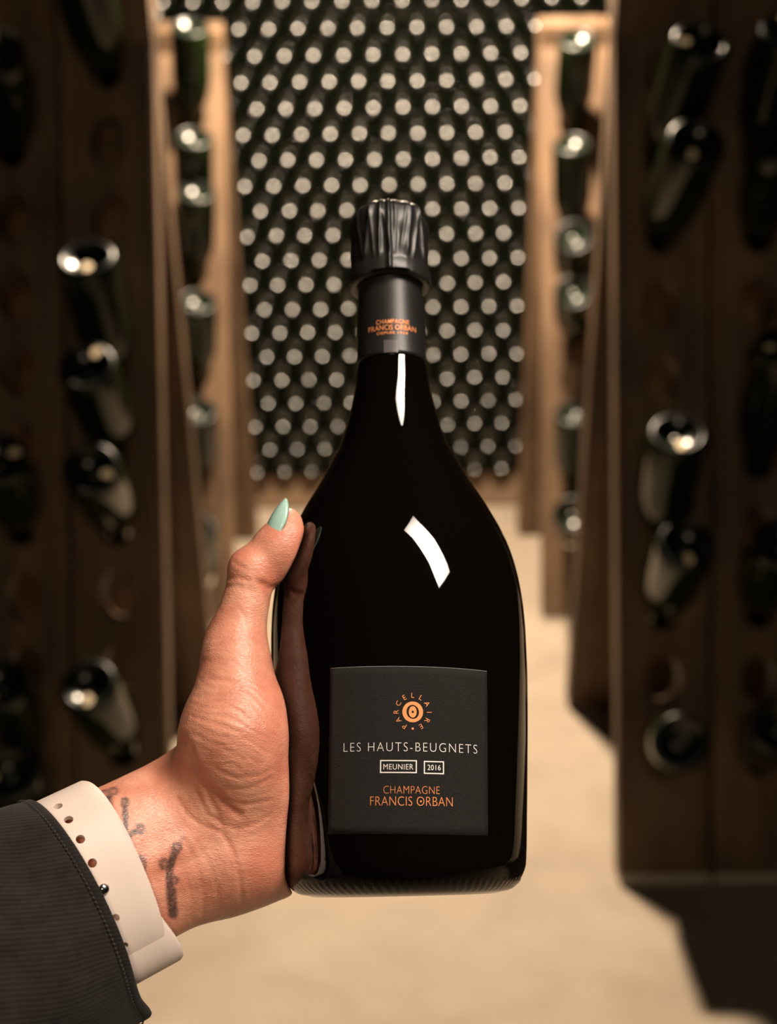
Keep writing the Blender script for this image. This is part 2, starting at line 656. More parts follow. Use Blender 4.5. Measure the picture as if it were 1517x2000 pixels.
NUMW = ['first', 'second', 'third', 'fourth', 'fifth', 'sixth', 'seventh', 'eighth', 'ninth', 'tenth', 'eleventh', 'twelfth',
        'thirteenth', 'fourteenth', 'fifteenth', 'sixteenth', 'seventeenth', 'eighteenth', 'nineteenth', 'twentieth', 'twenty-first']
NROWS = 21
extra = []
for r in range(NROWS):
    z = 0.122 + SR + r * ROW_H
    off = -0.425 + (0.5 * PITCH_X if r % 2 else 0.0)
    xs = [off + PITCH_X * k for k in range(-8, 19)]
    row_vis = []
    for x in xs:
        if abs(x) > 1.28:
            continue
        lim = 0.545 if r < 18 else 0.80
        if abs(x) > lim:
            extra.append((x, z))
            continue
        row_vis.append(x)
    left, right, hid = [], [], []
    for x in row_vis:
        u, w_ = px_of((x, STACK_Y, z))
        if w_ > 400 and 690 - max(0, (w_ - 700) * 0.35) < u < 835 + max(0, (w_ - 700) * 0.4):
            hid.append(x)
        elif u < 765:
            left.append(x)
        else:
            right.append(x)
    for x in row_vis:
        ob = bpy.data.objects.new('stacked_bottle', STACK_ME)
        COL.objects.link(ob)
        ob.matrix_world = Matrix.Translation((x + random.uniform(-.0006, .0006), STACK_Y + random.uniform(-.008, .008), z)) @ \
            Matrix.Rotation(R(random.uniform(-1.2, 1.2)), 4, 'X') @ Matrix.Rotation(R(random.uniform(-1.0, 1.0)), 4, 'Z') @ ROT
        if x in hid:
            lab = 'bottle in the %s row of the back stack, behind the held bottle' % NUMW[r]
        elif x in left:
            lab = 'bottle base in the %s row above the beam, %s from the left end' % (NUMW[r], NUMW[left.index(x)])
        else:
            lab = 'bottle base in the %s row above the beam, %s from the right end' % (NUMW[r], NUMW[len(right) - 1 - right.index(x)])
        tag(ob, lab, 'bottle', 'bottles stacked along the back wall')
# the rest of the stack, out of sight behind the racks
n0 = len(STACK_ME.vertices)
base_co = np.array([v.co for v in STACK_ME.vertices])
base_fc = [list(p.vertices) for p in STACK_ME.polygons]
base_mi = [p.material_index for p in STACK_ME.polygons]
vv, ff, mi = [], [], []
for k, (x, z) in enumerate(extra):
    c = base_co.copy()
    c = np.stack([c[:, 0] + x, c[:, 2] + STACK_Y, -c[:, 1] + z], 1)
    vv.append(c)
    ff += [[i + k * n0 for i in f] for f in base_fc]
    mi += base_mi
o = mobj('bottle_stack_ends', np.concatenate(vv), ff, [M_STACK, M_STACKBASE])
o.data.polygons.foreach_set('material_index', mi)
tag(o, 'mass of stacked bottles carrying on behind the riddling racks', 'bottles', kind='stuff')

# ------------------------------------------------------------------ the held bottle
B0 = np.array([.0063, -.1511, .577])               # centre of the base, camera axes
AX = np.array([-.0219, .9699, .2419])
AX /= np.linalg.norm(AX)
FR_ = np.array([0., 0., -1.]) - AX * (-AX[2])      # towards the camera
FR_ /= np.linalg.norm(FR_)
RT_ = np.cross(AX, -FR_)                            # towards the right of the picture
if RT_[0] < 0:
    RT_ = -RT_
PT = [0, .0006, .0047, .0105, .0287, .049, .07, .0907, .1013, .112, .1229, .1338, .1446, .155, .1592, .168, .179, .184, .2011, .2111, .2244, .2482, .256, .270]
PR = [.0385, .0415, .0462, .0485, .0497, .0508, .0518, .0524, .0524, .0520, .0508, .0485, .0446, .0393, .0370, .0316, .0258, .0232, .0181, .0161, .0146, .0136, .0135, .0135]


def b_r(t):
    return pchip(PT, PR, t)


def to_w3(v):
    return rt * float(v[0]) + up * float(v[1]) + fwd * float(v[2])


zx = to_w3(AX).normalized()
xx = to_w3(RT_).normalized()
yx = zx.cross(xx)
BM = Matrix((xx, yx, zx)).transposed().to_4x4()
BM.translation = c2w(*B0)
FRONT_SIGN = 1.0 if yx.dot(to_w3(FR_)) > 0 else -1.0     # local y of the camera side
bottle = empty('champagne_bottle', mw=BM)
tag(bottle, 'black champagne bottle with dark paper label held upright in the hand', 'bottle')

tt = np.concatenate([[0, .0004, .001, .002, .003, .004, .005, .006, .008, .010, .013, .017, .022], np.linspace(.028, .262, 70)])
prof = [(0.0, 0.016), (0.012, 0.0145), (0.022, 0.009), (0.030, 0.002), (0.034, -.0002), (0.0362, -.0006)] + [(float(b_r(t)), float(t)) for t in tt] + [(0, .262)]


def heel(k, ph, r, z):
    if 0.0 <= z <= 0.0042 and r > 0.038:
        return r * (1 + 0.006 * math.sin(84 * ph + z * 900))
    return r


gv, gf = lathe(prof, 336, heel)
glass = mobj('glass_body', gv, gf, M_HELD, bottle)
glass['label'] = 'glossy black glass body with a ribbed heel'
fix_normals(glass)


def wrap(x, t, off):
    """label coordinate (metres right of the axis seen from the front, height) -> local point on the glass"""
    r = float(b_r(t))
    a = math.asin(max(-.999, min(.999, x / r)))
    return ((r + off) * math.sin(a), FRONT_SIGN * (r + off) * math.cos(a), t)


LX0, LT0, LROT = 0.0026, 0.0522, R(1.7)


def lab_pt(x, y, off):
    cx_, sx_ = math.cos(LROT), math.sin(LROT)
    return wrap(LX0 + x * cx_ + y * sx_, LT0 + y * cx_ - x * sx_, off)


def grid_sheet(x0, x1, y0, y1, nx, ny, fn, o_out, o_in):
    vs, fs = [], []
    for off in (o_out, o_in):
        for j in range(ny + 1):
            for i in range(nx + 1):
                vs.append(fn(x0 + (x1 - x0) * i / nx, y0 + (y1 - y0) * j / ny, off))
    st = (nx + 1) * (ny + 1)
    idx = lambda l, i, j: l * st + j * (nx + 1) + i
    for j in range(ny):
        for i in range(nx):
            fs.append((idx(0, i, j), idx(0, i + 1, j), idx(0, i + 1, j + 1), idx(0, i, j + 1)))
            fs.append((idx(1, i, j + 1), idx(1, i + 1, j + 1), idx(1, i + 1, j), idx(1, i, j)))
    for i in range(nx):
        fs.append((idx(0, i, 0), idx(1, i, 0), idx(1, i + 1, 0), idx(0, i + 1, 0)))
        fs.append((idx(0, i + 1, ny), idx(1, i + 1, ny), idx(1, i, ny), idx(0, i, ny)))
    for j in range(ny):
        fs.append((idx(0, 0, j + 1), idx(1, 0, j + 1), idx(1, 0, j), idx(0, 0, j)))
        fs.append((idx(0, nx, j), idx(1, nx, j), idx(1, nx, j + 1), idx(0, nx, j + 1)))
    return vs, fs


def paper_mat():
    m, nt, b = mat('black_laid_paper')
    tc = N(nt, 'ShaderNodeTexCoord')
    mp = N(nt, 'ShaderNodeMapping')
    mp.inputs['Scale'].default_value = (1400, 1400, 3000)
    L(nt, tc.outputs['Object'], mp.inputs[0])
    n1 = N(nt, 'ShaderNodeTexNoise', i_Scale=1.0, i_Detail=5.0, i_Roughness=0.7)
    L(nt, mp.outputs[0], n1.inputs['Vector'])
    rp = ramp(nt, n1.outputs[0], [(0.38, (0.003, 0.0027, 0.0026)), (0.62, (0.016, 0.0138, 0.013))])
    L(nt, rp.outputs[0], b.inputs['Base Color'])
    b.inputs['Roughness'].default_value = 0.7
    b.inputs['Specular IOR Level'].default_value = 0.35
    bp = N(nt, 'ShaderNodeBump', i_Strength=0.9, i_Distance=0.0005)
    L(nt, n1.outputs[0], bp.inputs['Height'])
    L(nt, bp.outputs[0], b.inputs['Normal'])
    return m


def foil_mat():
    m, nt, b = mat('copper_foil')
    tc = N(nt, 'ShaderNodeTexCoord')
    n1 = N(nt, 'ShaderNodeTexNoise', i_Scale=2600.0, i_Detail=3.0)
    L(nt, tc.outputs['Object'], n1.inputs['Vector'])
    b.inputs['Base Color'].default_value = (0.84, 0.31, 0.115, 1)
    b.inputs['Metallic'].default_value = 0.35
    b.inputs['Roughness'].default_value = 0.5
    bp = N(nt, 'ShaderNodeBump', i_Strength=0.6, i_Distance=0.0002)
    L(nt, n1.outputs[0], bp.inputs['Height'])
    L(nt, bp.outputs[0], b.inputs['Normal'])
    return m


M_PAPER = paper_mat()
M_COPPER = foil_mat()
M_WHITE = simple('white_ink', (0.86, 0.82, 0.80), 0.6)
M_EDGE = simple('paper_edge', (0.30, 0.28, 0.27), 0.8)

LW, LH = 0.0596, 0.0614
lv, lf = grid_sheet(-LW / 2, LW / 2, -LH / 2, LH / 2, 40, 20, lab_pt, 0.00022, 0.00002)
label = mobj('paper_label', lv, lf, M_PAPER, bottle)
label['label'] = 'square black paper label with white and copper lettering'
fix_normals(label)
# the cut top edge shows the pale core of the paper
ev, ef = grid_sheet(-LW / 2, LW / 2, LH / 2 - .00004, LH / 2 + .00012, 40, 1, lab_pt, 0.00026, 0.00002)
mobj('cut_edge', ev, ef, M_EDGE, label)


def text_vf(s, spacing=1.0, offset=0.0):
    cu = bpy.data.curves.new('t', 'FONT')
    cu.body = s
    cu.space_character = spacing
    cu.offset = offset
    cu.resolution_u = 4
    to = bpy.data.objects.new('t', cu)
    COL.objects.link(to)
    dg = bpy.context.evaluated_depsgraph_get()
    dg.update()
    me = to.evaluated_get(dg).to_mesh()
    v = np.array([p.co[:2] for p in me.vertices])
    f = [list(p.vertices) for p in me.polygons]
    to.evaluated_get(dg).to_mesh_clear()
    bpy.data.objects.remove(to)
    bpy.data.curves.remove(cu)
    return v, f


def put_text(s, name, cx_, cy_, w, hgt, m, parent, fn, spacing=1.0, offset=0.0, lab=None):
    """text fitted to width w and cap height hgt (metres), centred on (cx_, cy_)"""
    v, f = text_vf(s, spacing, offset)
    lo, hi = v.min(0), v.max(0)
    vv = (v - (lo + hi) / 2) / (hi - lo) * np.array([w, hgt])
    pts = [fn(cx_ + x, cy_ + y, 0.00034) for x, y in vv]
    o = mobj(name, pts, f, m, parent, smooth=False)
    if lab:
        o['label'] = lab
    return o


S = 1 / 5280.0
lx = lambda px: (px - 798.5) * S
ly = lambda py: -(py - 1465.5) * S
put_text('LES HAUTS-BEUGNETS', 'lettering', lx(802.5), ly(1460.5), 263 * S, 17.0 * S, M_WHITE, label, lab_pt, 1.22, -0.020, 'white capitals naming the plot')
put_text('MEUNIER', 'lettering', lx(778.5), ly(1499), 58 * S, 10.5 * S, M_WHITE, label, lab_pt, 1.08, -0.004, 'small white boxed word')
put_text('2016', 'lettering', lx(848), ly(1499.5), 26 * S, 10.5 * S, M_WHITE, label, lab_pt, 1.05, 0.0, 'small white boxed year')
put_text('CHAMPAGNE', 'lettering', lx(804.5), ly(1543), 109 * S, 14.5 * S, M_COPPER, label, lab_pt, 1.05, -0.022, 'copper capitals')
put_text('FRANCIS ORBAN', 'lettering', lx(804.5), ly(1564.5), 160 * S, 17.5 * S, M_COPPER, label, lab_pt, 1.03, -0.016, 'larger copper capitals')


def sheet_faces(name, pts2, faces, m, fn, parent, lab=None):
    o = mobj(name, [fn(x, y, 0.00034) for x, y in pts2], faces, m, parent, smooth=False)
    if lab:
        o['label'] = lab
    return o


def rect_frame(x0, x1, y0, y1, w):
    n = 8
    pts, fs = [], []

    def quad(a0, a1, b0, b1, k):
        s0 = len(pts)
        for i in range(k + 1):
            x = a0 + (a1 - a0) * i / k
            pts.append((x, b0))
            pts.append((x, b1))
        for i in range(k):
            fs.append((s0 + 2 * i, s0 + 2 * i + 2, s0 + 2 * i + 3, s0 + 2 * i + 1))
    quad(x0, x1, y0, y0 + w, n)
    quad(x0, x1, y1 - w, y1, n)
    quad(x0, x0 + w, y0, y1, 1)
    quad(x1 - w, x1, y0, y1, 1)
    return pts, fs


for (a, b, c, d) in ((743, 814.5, 1511, 1486), (828, 867.5, 1512, 1487)):
    p2, fc = rect_frame(lx(a), lx(b), ly(c), ly(d), 2.2 * S)
    sheet_faces('box_frame', p2, fc, M_WHITE, lab_pt, label)
# dot inside the O of the last word
dp = [(lx(822.6) + 1.9 * S * math.cos(2 * math.pi * k / 10), ly(1564.6) + 1.9 * S * math.sin(2 * math.pi * k / 10)) for k in range(10)]
sheet_faces('letter_dot', dp, [list(range(10))], M_COPPER, lab_pt, label)
# sun emblem with the ring of letters
ex, ey = lx(806), ly(1392.5)


def ring2(rx0, ry0, rx1, ry1, n=40, rot=0.0):
    pts, fs = [], []
    for k in range(n):
        a = 2 * math.pi * k / n
        for rx, ry, rr in ((rx0, ry0, 0.0), (rx1, ry1, rot)):
            x, y = rx * math.cos(a - rr), ry * math.sin(a - rr)
            x, y = x * math.cos(rr) - y * math.sin(rr), x * math.sin(rr) + y * math.cos(rr)
            pts.append((ex + x, ey + y))
    for k in range(n):
        q = (k + 1) % n
        fs.append((2 * k, 2 * q, 2 * q + 1, 2 * k + 1))
    return pts, fs


p2, fc = ring2(20.3 * S, 20.3 * S, 12.2 * S, 13.8 * S, rot=R(14))
sheet_faces('sun_emblem', p2, fc, M_COPPER, lab_pt, label, 'round copper sun emblem')
p2, fc = ring2(7.7 * S, 11.2 * S, 2.3 * S, 2.6 * S, rot=R(14))
sheet_faces('sun_emblem', p2, fc, M_COPPER, lab_pt, label)
allv, allf = [], []
for k, chh in enumerate('PARCELLAIRE'):
    a = R(-90 - 30 * (k + 1))
    v, f = text_vf(chh, 1.0, -0.006)
    lo, hi = v.min(0), v.max(0)
    hh = 9.6 * S
    sc_ = hh / (hi[1] - lo[1])
    vv = (v - (lo + hi) / 2) * sc_
    rr = 32.5 * S
    th = a - math.pi / 2
    n0 = len(allv)
    for x, y in vv:
        X = x * math.cos(th) - y * math.sin(th)
        Y = x * math.sin(th) + y * math.cos(th)
        allv.append(lab_pt(ex + rr * math.cos(a) + X, ey + rr * math.sin(a) + Y, .00034))
    allf += [[i + n0 for i in q] for q in f]
n0 = len(allv)
for x, y in ((-2, -2), (2, -2), (2, 2), (-2, 2)):
    allv.append(lab_pt(ex + x * S, ey - 32.5 * S + y * S, .00034))
allf.append([n0, n0 + 1, n0 + 2, n0 + 3])
o = mobj('lettering', allv, allf, M_COPPER, label, smooth=False)
o['label'] = 'copper letters circling the sun emblem'

# neck foil and crumpled cap
def capsule_mat():
    m, nt, b = mat('black_capsule_foil')
    tc = N(nt, 'ShaderNodeTexCoord')
    n1 = N(nt, 'ShaderNodeTexNoise', i_Scale=900.0, i_Detail=3.0)
    L(nt, tc.outputs['Object'], n1.inputs['Vector'])
    b.inputs['Base Color'].default_value = (0.013, 0.0115, 0.011, 1)
    b.inputs['Roughness'].default_value = 0.40
    b.inputs['Specular IOR Level'].default_value = 0.5
    bp = N(nt, 'ShaderNodeBump', i_Strength=0.12, i_Distance=0.0002)
    L(nt, n1.outputs[0], bp.inputs['Height'])
    L(nt, bp.outputs[0], b.inputs['Normal'])
    return m


M_CAPS = capsule_mat()
nt_ = np.linspace(.2213, .2640, 28)
nv, nf = lathe([(float(b_r(t)) - .0002, float(t)) for t in (nt_[0],)] + [(float(b_r(t)) + .0006, float(t)) for t in nt_] + [(.0130, .2645)], 96)
neck = mobj('neck_foil', nv, nf, M_CAPS, bottle)
neck['label'] = 'smooth dark foil collar with copper lettering'
fix_normals(neck)
PLE = []
_a = 0.0
while _a < 2 * math.pi - .1:
    PLE.append((_a, random.uniform(.035, .085), random.uniform(.35, 1.0) * random.choice((1, 1, -.5)), random.uniform(-6, 6), random.uniform(.55, 1.3)))
    _a += random.uniform(.13, .27)
cap_prof = [(.0138, .2520), (.0152, .2512), (.0172, .2508), (.0183, .2520), (.0184, .2545), (.0181, .2580), (.0176, .2600), (.0173, .2612), (.0173, .2650), (.0173, .2700),
            (.0173, .2750), (.0174, .2800), (.0174, .2840), (.0171, .2875), (.0162, .2910), (.0148, .2936), (.0128, .2953), (.0100, .2962), (.0070, .2966), (.0035, .2967), (0, .2967)]


def pleat(k, ph, r, z):
    s = -.3
    for p0, wd_, w_, dr, ln_ in PLE:
        d_ = ((ph - p0 - dr * (z - .275) * 1.6 + math.pi) % (2 * math.pi)) - math.pi
        fade = 1.0 if z > .268 else max(.15, 1 - (.268 - z) / .008 * (1.3 - ln_))
        s += 1.6 * w_ * fade * math.exp(-abs(d_ / wd_) ** 1.4)
    s += .25 * math.sin(11 * ph + 300 * z) * math.sin(7 * ph - 210 * z)
    if z < .2515:
        amp = .00055
    elif z < .2606:
        amp = .00012
    else:
        amp = .0009 * min(1.0, (z - .2606) / .004)
        if r < .0150:
            amp *= max(0.0, r / .0150) ** 2 * .9
    seam = math.exp(-((((ph - FRONT_SIGN * math.pi / 2 + math.pi) % (2 * math.pi)) - math.pi) / .055) ** 2)
    extra_ = .0013 * seam if z > .253 and r > .012 else 0.0
    dz = .0006 * math.sin(5 * ph + 1.0) if z < .252 else 0.0
    return r + amp * s + extra_ + dz * 0


cp = []
for (r0, z0), (r1, z1) in zip(cap_prof[:-1], cap_prof[1:]):
    nsub = max(1, int(math.hypot(r1 - r0, z1 - z0) / .0012))
    for q in range(nsub):
        cp.append((r0 + (r1 - r0) * q / nsub, z0 + (z1 - z0) * q / nsub))
cp.append(cap_prof[-1])
cv, cf = lathe(cp, 288, pleat)
# the skirt is torn higher at the front
cv = [(x, y, z + (0.0022 * max(0, FRONT_SIGN * y / .018) ** 6 if z < .2530 else 0)) for x, y, z in cv]
cv = [(x, y, .2562 + (z - .2508) * (.2942 - .2562) / (.2967 - .2508)) for x, y, z in cv]
cap = mobj('cap_foil', cv, cf, M_CAPS, bottle)
cap['label'] = 'crumpled pleated foil over the cork'
fix_normals(cap)
# paler patch at the lower rim of the collar
M_PATCH = simple('satin_patch', (0.085, 0.078, 0.082), 0.35)


def neck_pt(x, t, off):
    return wrap(x, t, off + .0006)


SN = 1 / (F_PX / .628)
nx_ = lambda px: (px - 764) * SN
pv, pf = grid_sheet(nx_(750), nx_(776), .2215, .2272, 6, 4, neck_pt, .00025, 0.0)
o = mobj('satin_patch', pv, pf, M_PATCH, neck, smooth=False)
o['label'] = 'paler satin rectangle at the foil edge'
for s, cx_, t_, w, h_ in (('CHAMPAGNE', 767, .2357, 60, 9.5), ('FRANCIS ORBAN', 766, .2330, 86, 11), ('DEPUIS 1929', 766, .2305, 56, 5.5)):
    put_text(s, 'lettering', nx_(cx_), t_, w * SN, h_ * SN, M_COPPER, neck, neck_pt, 1.05, 0.004, 'tiny copper capitals')

# ------------------------------------------------------------------ the hand: smooth-blended implicit surface, meshed with surface nets
def sd_cone(p, a, b, ra, rb):
    """tapered capsule"""
    a, b = np.asarray(a), np.asarray(b)
    ba = b - a
    l2 = float(ba @ ba)
    h = np.clip(((p - a) @ ba) / l2, 0, 1)
    h = h.astype(np.float32)
    d = np.sqrt((((p - a) - h[:, None] * ba) ** 2).sum(1))
    return d - (ra + (rb - ra) * h)


def sd_ell(p, c, axes, rad):
    q = (p - c) @ np.asarray(axes).T / np.asarray(rad)
    k0 = np.sqrt((q ** 2).sum(1)) + 1e-9
    q2 = q / np.asarray(rad)
    k1 = np.sqrt((q2 ** 2).sum(1)) + 1e-9
    return k0 * (k0 - 1.0) / k1


def smin(a, b, k):
    h = np.clip(0.5 + 0.5 * (b - a) / k, 0, 1)
    return b + (a - b) * h - k * h * (1 - h)


PXM = 0.205e-3                      # metres per picture pixel at the hand's distance
ARM_D = P(385, 1628, .578) - P(120, 1762, .548)
ARM_D = ARM_D / np.linalg.norm(ARM_D)
ARM_W = np.array([0, 0, -1.0]) + ARM_D * ARM_D[2]
ARM_W /= np.linalg.norm(ARM_W)      # palm side of the wrist, to the camera
ARM_U = np.cross(ARM_D, ARM_W)
if ARM_U[1] < 0:
    ARM_U = -ARM_U                  # across the wrist, thumb side
WR = P(398, 1618, .580)             # wrist joint


def bottle_sd(p):
    q = p - B0
    t = q @ AX
    rad = np.sqrt(np.maximum((q * q).sum(1) - t * t, 1e-12))
    return np.where(t < 0, np.maximum(rad - .04, -t), rad - b_r(t)) * 0.96


def bp(theta, t, off):
    """point around the bottle: theta 0 = camera side, 90 = left of the picture, 180 = behind"""
    r = float(b_r(t)) + off
    a = R(theta)
    return B0 + AX * t + (FR_ * math.cos(a) - RT_ * math.sin(a)) * r


FINGERS = []
for (t0, t1, th, off0, rad) in ((.0765, .0930, (104, 150, 188, 212), .0110, (.0105, .0092, .0084, .0072)),
                                (.0585, .0740, (104, 152, 195, 222), .0120, (.0108, .0095, .0086, .0074)),
                                (.0405, .0540, (104, 150, 190, 216), .0115, (.0105, .0091, .0082, .0071)),
                                (.0245, .0350, (102, 140, 170, 192), .0105, (.0100, .0081, .0074, .0064))):
    ts = [t0, t0 + (t1 - t0) * .45, t0 + (t1 - t0) * .8, t1]
    FINGERS.append(([bp(th[k], ts[k], off0 if k == 0 else rad[k] - .0008) for k in range(4)], rad))


def hand_sd(p):
    # forearm: flattened tube
    q = p - WR
    s = q @ ARM_D
    u = q @ ARM_U
    w = q @ ARM_W
    sc_ = np.clip(-s, -0.02, 0.25)
    a = .0325 + .03 * np.clip(sc_ - .03, 0, .3) - .06 * np.clip(-sc_, 0, .1)
    b = .0225 + .02 * np.clip(sc_ - .02, 0, .3)
    k0 = np.sqrt((u / a) ** 2 + (w / b) ** 2) + 1e-9
    k1 = np.sqrt((u / a ** 2) ** 2 + (w / b ** 2) ** 2) + 1e-9
    arm = np.maximum(k0 * (k0 - 1) / k1, s - .006)
    # two tendons under the wrist skin
    ten = np.minimum(sd_cone(p, WR + ARM_W * .0185 + ARM_U * .002, WR + ARM_W * .0175 - ARM_D * .09, .0042, .0042),
                     sd_cone(p, WR + ARM_W * .0170 - ARM_U * .009, WR + ARM_W * .016 - ARM_U * .008 - ARM_D * .09, .0040, .004))
    d = smin(arm, ten, .004)
    # palm: the metacarpals fanning from the wrist to the knuckles behind the bottle
    starts = [WR + ARM_U * o_ + ARM_D * .004 for o_ in (.012, .004, -.005, -.014)]
    palm = None
    for (pts, rad), st in zip(FINGERS, starts):
        c = sd_cone(p, st, pts[0], .0135, .0122)
        palm = c if palm is None else smin(palm, c, .010)
    # heel of the hand and little-finger pad
    palm = smin(palm, sd_cone(p, P(462, 1686, .574), P(545, 1688, .580), .0165, .0120), .014)
    palm = smin(palm, sd_cone(p, P(500, 1662, .572), P(530, 1560, .572), .0165, .0150), .012)
    d = smin(d, palm, .014)
    # ball of the thumb
    th = smin(sd_cone(p, P(428, 1520, .570), P(452, 1430, .565), .0165, .0182),
              sd_cone(p, P(452, 1430, .565), P(461, 1300, .572), .0182, .0128), .010)
    th = smin(th, sd_cone(p, P(488, 1500, .566), P(492, 1400, .572), .0130, .0110), .016)
    d = smin(d, th, .011)
    # web between thumb and first finger
    web = sd_cone(p, P(470, 1330, .585), FINGERS[0][0][0], .0090, .0100)
    d = smin(d, web, .012)
    # thumb
    m = P(459, 1258, .577)
    ip = P(494, 1120, .582)
    ph = smin(sd_cone(p, P(458, 1320, .572), m, .0125, .0110), sd_cone(p, m, ip, .0110, .0086), .006)
    ph = smin(ph, sd_cone(p, P(487, 1110, .581), P(489, 1118, .581), .0083, .0083), .004)      # joint
    d = smin(d, ph, .006)
    mid = P(540, 1068, .585)
    tip = P(562, 1019, .588)
    dist = smin(sd_cone(p, P(499, 1110, .583), mid, .0084, .0087), sd_cone(p, mid, tip, .0087, .0056), .004)
    pad = sd_ell(p, P(546, 1078, .585), np.array([[.50, .866, 0], [-.866, .50, 0], [0, 0, 1.]]), (.0152, .0100, .0090))
    dist = smin(dist, pad, .003)
    d = smin(d, dist, .0035)
    # fingers round the back of the bottle
    for pts, rad in FINGERS:
        fd = None
        for k in range(3):
            c = sd_cone(p, pts[k], pts[k + 1], rad[k], rad[k + 1])
            fd = c if fd is None else smin(fd, c, .003)
        d = smin(d, fd, .005)
    # nothing goes into the glass: the flesh flattens against it
    nb = .0004 - bottle_sd(p)
    d = -smin(-d, -nb, .003)
    return d


def surface_nets(fn, lo, hi, h, blk=14):
    lo, hi = np.array(lo), np.array(hi)
    nb = np.ceil((hi - lo) / (h * blk)).astype(int)
    n = nb * blk
    ctr = np.stack(np.meshgrid(*[lo[i] + (np.arange(nb[i]) + .5) * blk * h for i in range(3)], indexing='ij'), -1).reshape(-1, 3)
    cd = fn(ctr)
    rad = blk * h * .5 * 1.75 + .008
    Dg = np.repeat(np.repeat(np.repeat(cd.reshape(nb), blk, 0), blk, 1), blk, 2).astype(np.float32)
    act = np.argwhere((np.abs(cd) < rad).reshape(nb))
    loc = np.stack(np.meshgrid(*[np.arange(blk)] * 3, indexing='ij'), -1).reshape(-1, 3)
    for s0 in range(0, len(act), 200):
        ab = act[s0:s0 + 200]
        idx = (ab[:, None] * blk + loc[None]).reshape(-1, 3)
        val = fn(lo + idx * h)
        Dg[idx[:, 0], idx[:, 1], idx[:, 2]] = val
    Dg[0], Dg[-1], Dg[:, 0], Dg[:, -1], Dg[:, :, 0], Dg[:, :, -1] = 1, 1, 1, 1, 1, 1
    ins = Dg < 0
    cs = [(i, j, k) for i in (0, 1) for j in (0, 1) for k in (0, 1)]
    N0, N1, N2 = n - 1
    cnt = sum(ins[i:i + N0, j:j + N1, k:k + N2].astype(np.int8) for i, j, k in cs)
    cell = np.argwhere((cnt > 0) & (cnt < 8))
    vid = -np.ones((N0, N1, N2), np.int64)
    vid[cell[:, 0], cell[:, 1], cell[:, 2]] = np.arange(len(cell))
    acc = np.zeros((len(cell), 3))
    num = np.zeros(len(cell))
    for a in range(8):
        for b in range(a + 1, 8):
            ca, cb = np.array(cs[a]), np.array(cs[b])
            if np.abs(ca - cb).sum() != 1:
                continue
            va = Dg[cell[:, 0] + ca[0], cell[:, 1] + ca[1], cell[:, 2] + ca[2]]
            vb = Dg[cell[:, 0] + cb[0], cell[:, 1] + cb[1], cell[:, 2] + cb[2]]
            ok = (va < 0) != (vb < 0)
            t = np.where(ok, va / np.where(ok, va - vb, 1), 0)
            pt = ca[None] + t[:, None] * (cb - ca)[None]
            acc[ok] += pt[ok]
            num[ok] += 1
    V = lo + (cell + acc / num[:, None]) * h
    faces = []
    for ax in range(3):
        b_, c_ = (ax + 1) % 3, (ax + 2) % 3
        sl0 = [slice(None)] * 3
        sl1 = [slice(None)] * 3
        sl0[ax] = slice(0, -1)
        sl1[ax] = slice(1, None)
        A_, B_ = ins[tuple(sl0)], ins[tuple(sl1)]
        e = np.argwhere(A_ != B_)
        e = e[(e[:, b_] > 0) & (e[:, c_] > 0) & (e[:, b_] < n[b_] - 1) & (e[:, c_] < n[c_] - 1) & (e[:, ax] < n[ax] - 1)]
        db, dc = np.zeros(3, int), np.zeros(3, int)
        db[b_] = 1
        dc[c_] = 1
        g = lambda q: vid[q[:, 0], q[:, 1], q[:, 2]]
        quad = np.stack([g(e - db - dc), g(e - dc), g(e), g(e - db)], 1)
        s_in = A_[e[:, 0], e[:, 1], e[:, 2]]
        quad[~s_in] = quad[~s_in][:, ::-1]
        quad = quad[(quad >= 0).all(1)]
        faces.append(quad)
    return V, np.concatenate(faces)


def grad_np(fn, V, e=.0006):
    g = np.stack([fn(V + np.eye(3)[k] * e) - fn(V - np.eye(3)[k] * e) for k in range(3)], 1)
    return g / (np.linalg.norm(g, axis=1, keepdims=True) + 1e-12)


def seg_dist(q, poly):
    best = np.full(len(q), 1e9)
    for a, b in zip(poly[:-1], poly[1:]):
        a, b = np.array(a, float), np.array(b, float)
        ba = b - a
        h = np.clip(((q - a) @ ba) / (ba @ ba), 0, 1)
        best = np.minimum(best, np.sqrt((((q - a) - h[:, None] * ba) ** 2).sum(1)))
    return best


HV, HF = surface_nets(hand_sd, (-.185, -.215, .475), (.075, .022, .700), .00095)
HN = grad_np(hand_sd, HV)
hq = np.stack([758.5 + F_PX * HV[:, 0] / HV[:, 2], 1000 - F_PX * HV[:, 1] / HV[:, 2]], 1)
facing = np.clip(-(HN * HV).sum(1) / np.linalg.norm(HV, axis=1) * 2.5, 0, 1)
front = np.clip((.615 - HV[:, 2]) / .01, 0, 1) * facing
